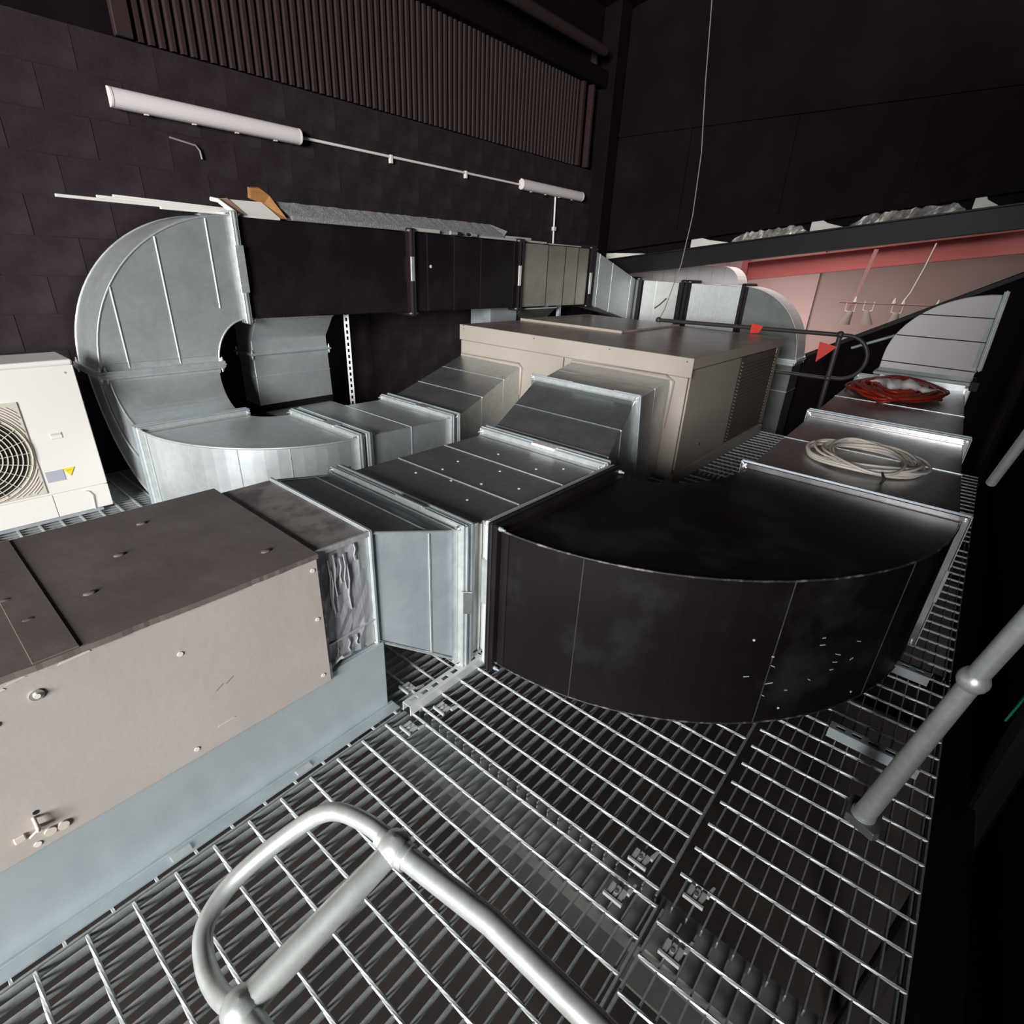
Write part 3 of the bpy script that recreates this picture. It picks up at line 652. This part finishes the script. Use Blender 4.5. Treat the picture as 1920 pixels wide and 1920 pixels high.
MB().tube([(.68, UY0 - .002, .03), (.685, UY0 - .004, .12), (.67, UY0 - .004, .15), (.655, UY0 - .002, .155)], .003, 6).build('hook_wire', 'white_plastic', t)
mb = MB().disc((.73, UY0 + .002, .86), (0, -1, 0), .006, .002, 8).disc((.38, UY0 + .002, .86), (0, -1, 0), .006, .002, 8); mb.build('screws', 'label_grey', t)

# ------------------------------------------------------------------ lights, conduit
def light(x0, x1, label, tubez=2.355):
    t = thing('fluorescent_light', label, 'light fitting', ((x0 + x1) / 2, WY, tubez), 'batten lights on the back wall')
    MB().box((x0 + .01, WY - .03, tubez - .045), (x1 - .01, WY + .0, tubez + .045)).build('housing', 'white_plastic', t, .006)
    P = []
    for i in range(13):
        a = math.pi * i / 12; P.append((WY - .03 - .062 * math.sin(a) ** .7, tubez + .055 * math.cos(a)))
    MB().loft([[(x, y, z) for y, z in P] for x in (x0 + .006, x1 - .006)]).build('diffuser', 'white_plastic', t)
    for x in (x0, x1 - .012): MB().prism([(x, y - .003, z * 1.0) for y, z in P], (.012, 0, 0)).build('end_cap', 'white_plastic', t)
    for k in range(4): MB().box((x0 + .2 + k * (x1 - x0 - .4) / 3 - .012, WY - .045, tubez - .06), (x0 + .2 + k * (x1 - x0 - .4) / 3 + .012, WY - .025, tubez - .045)).build('clip', 'white_plastic', t)
light(1.475, 2.75, 'longer-looking white batten light fitting at the upper left of the wall')
light(5.49, 6.73, 'smaller-looking white batten light fitting at the far right of the wall')
t = thing('conduit', 'thin white conduit running between the two batten lights', 'conduit', (4.1, WY - .015, 2.36))
MB().tube([(2.75, WY - .018, 2.358), (5.49, WY - .018, 2.352)], .0115, 8).build('tube', 'pvc', t)
for x in (3.66, 4.62): MB().box((x - .012, WY - .033, 2.305), (x + .012, WY - .002, 2.37)).build('saddle', 'pvc', t)
t = thing('conduit', 'thin white conduit dropping from the far light to the wall duct', 'conduit', (6.22, WY - .015, 1.8))
MB().tube([(6.2, WY - .018, 2.30), (6.22, WY - .018, 1.70)], .0115, 8).build('tube', 'pvc', t); MB().box((6.19, WY - .035, 1.93), (6.24, WY - .002, 1.97)).build('saddle', 'pvc', t)
tag(MB().tube([(1.8, WY - .01, 2.2), (1.96, WY - .014, 2.18), (1.985, WY - .014, 2.15), (1.99, WY - .014, 2.10)], .007, 6).build('cable_stub', 'wire'), 'short bent cable stub on the wall below the near batten light', 'cable')

# ------------------------------------------------------------------ bits lying on the wall duct
def stick(p, q, label):
    mb = MB().bar(p, q, (0, .012, 0), (0, 0, .008)); tag(mb.build('trunking_length', 'pvc', None, .002), label, 'plastic trunking', 'white trunking lengths on the wall duct')
stick((.985, 4.22, 1.765), (3.0, 4.30, 1.762), 'white trunking length sticking out furthest left over the big elbow')
stick((1.30, 4.33, 1.797), (3.1, 4.36, 1.768), 'topmost white trunking length, tilted, over the big elbow')
stick((1.20, 4.28, 1.783), (3.05, 4.33, 1.766), 'white trunking length lying between the longest one and the topmost one')
stick((1.50, 4.18, 1.75), (3.0, 4.18, 1.752), 'lowest white trunking length, nearest the front edge of the big elbow')
t = thing('foam_board', 'white polystyrene board with brown tape lying on the wall duct end', 'board', (2.1, 4.3, 1.745))
def lean(x0, x1, z=0): return [(x0, 4.105 - z, 1.745), (x1, 4.105 - z, 1.748), (x1 - .075, 4.20 - z, 1.845), (x0 - .075, 4.20 - z, 1.838)]
MB().prism(lean(1.93, 2.25), (0, .006, -.012)).build('board', 'pvc', t)
MB().prism(lean(1.95, 2.01, .001), (0, -.001, .002)).build('tape', 'tape_brown', t)
MB().tube([(1.93, 4.10, 1.757), (1.90, 4.13, 1.785), (1.865, 4.18, 1.825), (1.835, 4.22, 1.832)], .014, 8).build('curled_edge', 'pvc', t)
tag(MB().prism([(2.226, 4.11, 1.748), (2.305, 4.11, 1.748), (2.297, 4.16, 1.806), (2.24, 4.20, 1.891), (2.176, 4.20, 1.930), (2.107, 4.20, 1.923), (2.10, 4.20, 1.857), (2.19, 4.20, 1.834)], (.01, .06, .012)).build('wood_offcut', 'wood'), 'orange-brown timber offcut leaning over the white board on the duct', 'timber')
t = thing('foam_slab', 'long grey wedge of acoustic foam lying along the top of the black wall duct', 'foam', (3.5, 4.3, 1.74))
n = 60; A_, B_, C_ = [], [], []
for i in range(n + 1):
    x = 2.36 + 2.35 * i / n
    A_.append((x, 4.13, 1.745)); B_.append((x, 4.13, 1.775)); C_.append((x - .12, 4.22, 1.862 + .018 * i / n + .003 * random.uniform(-1, 1)))
mb = MB(); D_ = [(p[0], 4.5, 1.745) for p in A_]
mb.loft([[a, b, c, d] for a, b, c, d in zip(A_, B_, C_, D_)]); mb.build('slab', 'foam', t)
MB().prism([(4.68, 4.12, 1.746), (4.80, 4.16, 1.832), (4.60, 4.22, 1.88), (4.62, 4.2, 1.75)], (.004, .02, .004)).build('flap', 'foam', t)
def small(name, mb, m, label, cat): tag(mb.build(name, m, None, .002), label, cat)
small('light_bar', MB().bar((3.47, 4.10, 1.762), (3.78, 4.10, 1.762), (0, .012, 0), (0, 0, .014)), 'offcut', 'short cream bar on the front edge of the duct under the foam', 'bar')
t = thing('cable_gland', 'clear and black fitting on the duct edge, right of the cream bar', 'fitting', (3.98, 4.10, 1.745))
MB().tube([(3.92, 4.10, 1.763), (4.0, 4.10, 1.763)], .018, 10).build('clear_body', 'foil_tape', t); MB().tube([(4.0, 4.10, 1.763), (4.06, 4.10, 1.763)], .014, 10).build('black_nut', 'dark_void', t)
t = thing('cable_gland', 'second clear fitting on the duct edge, nearer the offcut boards', 'fitting', (4.22, 4.10, 1.745))
MB().tube([(4.14, 4.10, 1.763), (4.19, 4.10, 1.763)], .012, 10).build('black_nut', 'dark_void', t); MB().tube([(4.19, 4.10, 1.763), (4.27, 4.10, 1.763)], .017, 10).build('clear_body', 'foil_tape', t)
small('offcut_strip', MB().box((4.30, 4.12, 1.745), (5.45, 4.3, 1.765)), 'offcut', 'longer pale offcut strip on the duct beyond the foam', 'offcut')
small('offcut_strip', MB().box((4.45, 4.15, 1.766), (5.2, 4.33, 1.79)), 'offcut', 'upper pale offcut strip stacked on the longer one', 'offcut')
small('offcut_strip', MB().box((5.5, 4.15, 1.745), (6.2, 4.3, 1.757)), 'offcut', 'flat grey offcut strip at the far end of the duct', 'offcut')

# ------------------------------------------------------------------ black rafter, insulation, hall beyond
XR = 7.40
def raf_pts(x, h0, h1): return [(x, 4.6, raf(4.6) + h0), (x, -2.4, raf(-2.4) + h0), (x, -2.4, raf(-2.4) + h1), (x, 4.6, raf(4.6) + h1)]
t = thing('roof_rafter', 'sloping black steel rafter crossing below the dark partition', 'steel beam', (XR, 1.0, 1.5))
MB().prism(raf_pts(XR, .01, .21), (.012, 0, 0)).build('web', 'black_steel', t)
MB().prism(raf_pts(XR - .06, 0, .012), (.13, 0, 0)).build('lower_flange', 'black_steel', t)
MB().prism(raf_pts(XR - .06, .205, .218), (.13, 0, 0)).build('upper_flange', 'black_steel', t)
def crumple(y0, y1, label):
    t = thing('insulation_strip', label, 'insulation', (7.36, (y0 + y1) / 2, raf((y0 + y1) / 2) + .22), 'torn insulation under the partition')
    n = 26; lo, hi = [], []
    rowsv = []
    for i in range(n + 1):
        y = y0 + (y1 - y0) * i / n; z = raf(y) + .219
        e = min(1, i / 3, (n - i) / 3) + .15
        rowsv.append([(7.345 + random.uniform(-.012, .012), y, z), (7.33 + random.uniform(-.02, .02), y, z + .035 * e * random.uniform(.6, 1.3)), (7.345 + random.uniform(-.02, .02), y, z + .075 * e * random.uniform(.7, 1.2)), (7.40, y, z + .07 * e), (7.40, y, z)])
    MB().loft(rowsv).build('foil_batt', 'insul', t)
crumple(2.72, 1.90, 'torn insulation strip between the first and second white boards above the rafter')
crumple(1.48, .52, 'torn insulation strip between the second and third white boards above the rafter')
def wboard(y, ln, h, label):
    z0 = raf(y) + .219; y2 = y - ln
    tag(MB().prism([(7.32, y, z0), (7.32, y2, raf(y2) + .219), (7.32, y2 + ln * .5, raf(y - ln * .5) + .219 + h * .42), (7.32, y - .06, z0 + h * .98), (7.32, y, z0 + h)], (.012, 0, 0)).build('board_offcut', 'board_white'), label, 'board', 'white board offcuts above the rafter')
wboard(3.23, .48, .13, 'torn white board wedge nearest the room corner above the rafter')
wboard(1.86, .32, .14, 'torn white board wedge midway along the rafter')
wboard(.47, .19, .15, 'torn white board wedge furthest right along the rafter')
tag(MB().prism([(7.32, 4.6, raf(4.6) + .219), (7.32, 3.85, raf(3.85) + .219), (7.32, 4.3, raf(4.3) + .28), (7.32, 4.6, raf(4.6) + .30)], (.012, 0, 0)).build('board_offcut', 'board_white'), 'pale board sliver in the corner where the rafter meets the block wall', 'board', 'white board offcuts above the rafter')

# the lit hall beyond
struct('wall_far', MB().box((14.6, -4.5, -1.6), (14.8, 6.5, 6.0)), 'hall_wall')
struct('wall_hall_left', MB().box((7.45, 5.3, -1.6), (14.6, 5.5, 6.0)), 'hall_wall_light')
struct('trim_7', MB().box((14.52, 3.25, -1.6), (14.6, 5.3, 6.0)), 'hall_wall_light')
t = thing('red_rafter', 'sloping red steel rafter in the lit hall beyond', 'steel beam', (11.5, 2, 1.5))
def rd(y): return 1.445 + (3.84 - y) * .145
MB().prism([(11.5, 3.84, rd(3.84)), (11.5, -3, rd(-3)), (11.5, -3, rd(-3) + .29), (11.5, 3.84, rd(3.84) + .29)], (.015, 0, 0)).build('web', 'red_steel', t)
MB().prism([(11.40, 3.84, rd(3.84) - .015), (11.40, -3, rd(-3) - .015), (11.40, -3, rd(-3)), (11.40, 3.84, rd(3.84))], (.2, 0, 0)).build('lower_flange', 'red_steel', t)
MB().prism([(11.40, 3.84, rd(3.84) + .29), (11.40, -3, rd(-3) + .29), (11.40, -3, rd(-3) + .305), (11.40, 3.84, rd(3.84) + .305)], (.2, 0, 0)).build('upper_flange', 'red_steel', t)
MB().box((11.42, 3.84, 1.2), (11.6, 3.95, 2.2)).build('end_plate', 'red_steel', t)
mb = MB()
for y in (3.1, 1.6, .2): mb.box((9.4, y, 2.42 + (3 - y) * .14), (11.9, y + .1, 2.55 + (3 - y) * .14))
tag(mb.build('roof_purlins', 'red_steel'), 'red purlins above the red rafter in the hall', 'steel beam')
# white ribbed duct in the hall
t = thing('white_duct', 'white lit ribbed duct with a rounded end in the hall beyond', 'duct', (8.9, 4.0, .6))
pr = [(5.29, .7), (5.29, 1.63), (3.35, 1.63)] + [(3.35 - .28 * math.sin(a), 1.35 + .28 * math.cos(a)) for a in [math.pi / 2 * i / 8 for i in range(1, 9)]] + [(3.07, .7)]
MB().prism([(8.9, y, z) for y, z in pr], (.4, 0, 0)).build('casing', 'white_lin', t)
for k in range(9): MB().bar((8.897, 4.9 - k * .2, .7), (8.897, 4.9 - k * .2, 1.625), (0, .004, 0), (.003, 0, 0)).build('seam', 'galv', t)
# lamps
t = thing('lighting_bar', 'thin horizontal bar carrying the hall lamps', 'lighting bar', (11.2, 1.4, 1.2))
MB().tube([(11.2, 2.09, 1.172), (11.2, .55, 1.225)], .012, 8).build('tube', 'tape_brown', t)
for y, z in ((1.86, 1.25), (1.3, 1.27), (1.17, 1.27), (.72, 1.28)): MB().tube([(11.2, y, z - .06), (11.2, y, z + .03)], [.035, .008], 8).build('clamp', 'pvc', t)
tag(MB().tube([(11.2, 1.0, 2.1), (11.2, 1.05, 1.75), (11.2, 1.12, 1.4), (11.2, 1.18, 1.24)], .014, 6).build('supply_cable', 'pvc'), 'wavy white cable from the red rafter down to the lamp bar', 'cable')
tag(MB().bar((11.25, 1.78, 2.0), (11.25, 1.92, 1.0), (0, .03, 0), (.005, 0, 0)).build('hanging_strap', 'strap_pink'), 'pale red strap hanging beside the left hall lamp', 'strap')
def lamp(y, z, label, tilt=0):
    t = thing('hanging_lamp', label, 'lamp', (11.2, y, z), 'lamps on the hall lighting bar')
    n = 14; secs = []
    for r, dz in ((.03, .06), (.045, .04), (.055, 0), (.085, -.10), (.105, -.16)):
        secs.append([(11.2 + r * math.cos(6.283 * i / n), y + r * math.sin(6.283 * i / n) + tilt * dz, z + dz) for i in range(n)])
    MB().loft(secs, True, True).build('shade', 'hall_wall', t)
    MB().tube([(11.2, y - .07, z + .05), (11.2, y - .07, z + .2)], .01, 6).tube([(11.2, y + .07, z + .05), (11.2, y + .07, z + .2)], .01, 6).tube([(11.2, y - .07, z + .06), (11.2, y, z + .03), (11.2, y + .07, z + .06)], .01, 6).build('yoke', 'pvc', t)
lamp(1.90, .99, 'leftmost hall lamp, seen through the red strap', -.3)
lamp(1.64, 1.02, 'middle hall lamp with a white bell shade', .2)
lamp(1.23, 1.02, 'right hall lamp nearest the black raked panel', 0)

# black raked panel right of the hall opening
t = thing('raked_panel', 'black raked side panel sloping up to the right in front of the lit hall', 'panel', (7.9, .8, 0))
MB().prism([(7.9, 1.78, .60), (7.9, -.10, 1.69), (7.9, -2.4, 3.0), (7.9, -2.4, -1.6), (7.9, 1.78, -1.6)], (.06, 0, 0)).build('sheet', 'black_board', t)
MB().prism([(7.88, 1.78, .60), (7.88, -2.4, 3.0), (7.88, -2.4, 2.95), (7.88, 1.78, .55)], (.1, 0, 0)).build('cap', 'black_steel', t)
tag(MB().tube([(7.862, 1.20, .78), (7.862, .80, .97)], .018, 8).build('short_handrail', 'galv_matt'), 'short pale rail end against the black raked panel', 'handrail')

# ------------------------------------------------------------------ far handrail with flags, hanging wire
t = thing('guard_rail', 'dark tubular guard rail with a looped end behind the air handler', 'railing', (6.2, 1.07, 0))
RX = 6.25
MB().tube([(RX, 3.0, 1.0), (RX, 1.06, 1.045)], .021, 10).build('top_rail', 'black_tube', t)
MB().tube([(RX, 2.2, .61), (RX, 1.06, .625)], .018, 10).build('mid_rail', 'black_tube', t)
MB().ball((RX, 3.0, 1.0), .036, 12).build('end_ball', 'black_tube', t)
MB().tube([(RX, 1.08, 0), (RX, 1.08, 1.05)], .024, 10).build('post', 'black_tube', t)
MB().tube([(RX, 1.06, 1.045)] + [(RX, 1.0 - .2 * math.sin(a), .84 + .205 * math.cos(a)) for a in [math.pi * i / 12 for i in range(13)]] + [(RX, 1.06, .635)], .018, 10).build('loop', 'black_tube', t)
for z in (1.045, .628): MB().ball((RX, 1.08, z), .036, 12).build('ball_joint', 'black_tube', t)
MB().box((RX - .05, 1.02, 0), (RX + .05, 1.14, .012)).build('base_plate', 'black_tube', t)
tag(MB().prism([(RX - .03, 1.92, 1.075), (RX - .03, 1.80, 1.05), (RX - .03, 1.83, .985), (RX - .03, 1.92, .97)], (-.004, 0, 0)).build('red_flag', 'red_tape'), 'small red flag draped over the top rail of the dark guard rail', 'flag', 'red flags on the guard rail')
tag(MB().prism([(RX - .03, 1.235, .965), (RX - .03, 1.07, .935), (RX - .03, 1.225, .77)], (-.004, 0, 0)).build('red_flag', 'red_tape'), 'red triangular flag hanging below the top rail beside the looped end', 'flag', 'red flags on the guard rail')
tag(MB().tube([(6.25, 2.99, 1.02), (6.3, 2.97, 1.12), (6.35, 2.95, 1.3), (6.4, 2.90, 1.6), (6.45, 2.88, 2.1), (6.5, 2.92, 2.7), (6.5, 3.0, 3.3), (6.5, 3.12, 4.45)], .0055, 6).build('hanging_wire', 'wire'), 'long thin wire hanging from the roof down to the guard rail end', 'wire')
tag(MB().tube([(6.33, 2.98, 1.24), (6.31, 3.04, 1.17), (6.30, 3.10, 1.12)], .008, 5).build('wire_tail', 'black_tube'), 'dark twisted tail on the hanging wire above the guard rail end', 'wire')

# ------------------------------------------------------------------ cable coils on the right-hand duct
def coil(name, label, cx, cy, rx, ry, z, n, r, m, jit, rot=0, lay=3):
    t = thing(name, label, 'cable coil', (cx, cy, z))
    for k in range(n):
        sx, sy = rx * random.uniform(1 - jit, 1), ry * random.uniform(1 - jit, 1); ox, oy = cx + random.uniform(-.03, .03), cy + random.uniform(-.03, .03); ph = random.uniform(0, 6)
        zz = z + r + (k // lay) * r * 1.0
        pts = []
        for i in range(36):
            a = 2 * math.pi * i / 36; x_, y_ = sx * math.cos(a), sy * math.sin(a)
            pts.append((ox + x_ * math.cos(rot) - y_ * math.sin(rot), oy + x_ * math.sin(rot) + y_ * math.cos(rot), zz + r * .9 * (1 + math.sin(3 * a + ph))))
        MB().tube(pts, r, 6, closed=True).build('cable_turn', m, t)
    return t
t = coil('cable_coil', 'loose coil of white cable lying on the right-hand duct', 3.36, .30, .36, .29, ZT + .004, 13, .0075, 'white_cable', .42, .25)
MB().tube([(3.05, .18, ZT + .05), (3.02, .16, ZT + .03), (3.03, .17, ZT + .0)], .006, 6).build('tie', 'dark_void', t)
t = coil('cable_coil', 'heap of orange cable on the far end of the right-hand duct', 5.75, .45, .62, .36, ZT + .004, 34, .013, 'orange', .8, 0, 8)
mb = MB(); RR = []
for i in range(15):
    y = .64 - .46 * i / 14; e = math.sin(math.pi * (i + .35) / 14.7); rr = .05 * e * random.uniform(.75, 1.25) + .004; cx = 5.62 + .09 * math.sin(i * .9)
    RR.append([(cx + rr * 1.9 * math.cos(a) * random.uniform(.8, 1.2), y + random.uniform(-.008, .008), ZT + .105 + rr * .8 * math.sin(a) * random.uniform(.7, 1.25)) for a in [6.283 * k / 10 for k in range(10)]])
mb.loft(RR, True, True)
tag(mb.build('white_rag', 'rag'), 'crumpled white rag lying on the orange cable heap', 'rag')

# ------------------------------------------------------------------ dark right-hand wall beside the walkway
struct('wall_near_right', MB().prism([(-1.7, -.60, -.6), (7.2, -.38, -.6), (7.2, -.38, 3.4), (-1.7, -.60, 3.4)], (0, -.12, 0)), 'black_board')  # height and stretch behind the viewer shaped to shade the grating
tag(MB().box((1.1, -.45, -.2), (6.1, -.36, -.02)).build('edge_beam', 'black_steel'), 'black steel beam along the right-hand edge of the grating', 'steel beam')
tag(MB().box((1.93, -.504, -1.6), (2.01, -.43, 2.6)).build('black_post', 'black_steel', None, .01), 'upright black post at the right-hand edge, behind the handrail post', 'post')
tag(MB().prism([(2.0, -.42, .30), (2.02, -.43, .36), (2.06, -.46, .62), (2.0, -.45, .55)], (.0, .006, 0)).build('green_tape', 'green'), 'sliver of green tape hanging beside the black post', 'tape')
tag(MB().tube([(1.62, -.50, .80), (1.60, -.47, .62), (1.58, -.50, .45)], .003, 5).build('bent_wire', 'wire'), 'thin bent wire on the dark wall at the right edge', 'wire')

# ------------------------------------------------------------------ near handrails
def smooth(pts, n=6):
    P = [pts[0]] + pts + [pts[-1]]; out = []
    for i in range(1, len(P) - 2):
        for k in range(n):
            t_ = k / n; a, b, c, d = P[i - 1], P[i], P[i + 1], P[i + 2]
            out.append(.5 * ((2 * b) + (c - a) * t_ + (2 * a - 5 * b + 4 * c - d) * t_ ** 2 + (3 * b - a - 3 * c + d) * t_ ** 3))
    return out + [P[-2]]
HA = V((.358, .521, .591)); HB = V((.084, .538, .514))
t = thing('looped_handrail', 'galvanised handrail with a rounded loop end and ball joints, nearest the viewer', 'railing', (.37, -.6, 0))
loop = [V(p) for p in ((.358, .521, .591), (.351, .587, .598), (.326, .673, .578), (.263, .728, .525), (.166, .757, .473), (.101, .734, .452), (.076, .675, .448), (.073, .603, .464), (.084, .538, .514))]
MB().tube(smooth(loop, 6), .0165, 14).build('loop', 'tube', t)
MB().tube([HA, (.381, .311, .600), (.377, .114, .616), (.375, -.545, .62)], .0195, 16).build('upper_rail', 'tube', t)
MB().tube([HB, (.10, .2, .53), (.10, -.555, .53)], .0195, 16).build('lower_rail', 'tube', t)
MB().tube([HA, HB], [.021, .024], 16).build('stanchion', 'tube', t)
for h in (HA, HB):
    MB().ball(h, .031, 18).build('ball_joint', 'tube', t)
ax = (V((.381, .311, .600)) - HA).normalized()
for dv, rr in ((ax, .0235), (V((-.007, .066, .007)).normalized(), .0205)): MB().tube([HA + dv * .022, HA + dv * .034], rr, 16).build('joint_collar', 'tube', t)
for x, z in ((.375, .62), (.10, .53)): MB().tube([(x, -.538, z), (x, -.55, z)], .05, 16).build('wall_plate', 'tube', t)
t = thing('handrail_post', 'galvanised ball-joint handrail post standing on the grating at the right', 'railing', (1.575, -.165, 0))
PB = V((1.598, -.164, .036)); P1 = V((1.459, -.223, .707)); P2 = V((1.40, -.262, 1.02))
MB().tube([PB, P1, P2], [.030, .0225, .021], 18).build('post', 'tube', t)
MB().ball(P1, .033, 18).build('ball_joint', 'tube', t)
MB().tube([PB - V((0, 0, .001)), PB + V((0, 0, .012))], .034, 18).build('foot_ring', 'galv_bright', t)
MB().prism([(1.545, -.20, .004), (1.575, -.12, .004), (1.67, -.12, .004), (1.67, -.21, .004), (1.56, -.215, .004)], (0, 0, .03)).build('foot_plate', 'galv_dark', t, .003)
MB().tube([(1.425, -.235, .88), (1.43, -.8, .90)], .018, 12).build('side_rail', 'tube', t)
t = thing('brace_tube', 'short bright length of sloping tube at the right edge, above the handrail post', 'railing', (1.79, -.153, 1.236))
MB().tube([(1.945, -.137, 1.042), (1.70, -.165, 1.35), (1.55, -.18, 1.54)], .0125, 12).build('tube', 'tube', t)

print('triangles', sum(len(p.vertices) - 2 for o in bpy.data.objects if o.type == 'MESH' for p in o.data.polygons), 'objects', len(bpy.data.objects))
for o in bpy.data.objects:
    if '_o' in o: del o['_o']
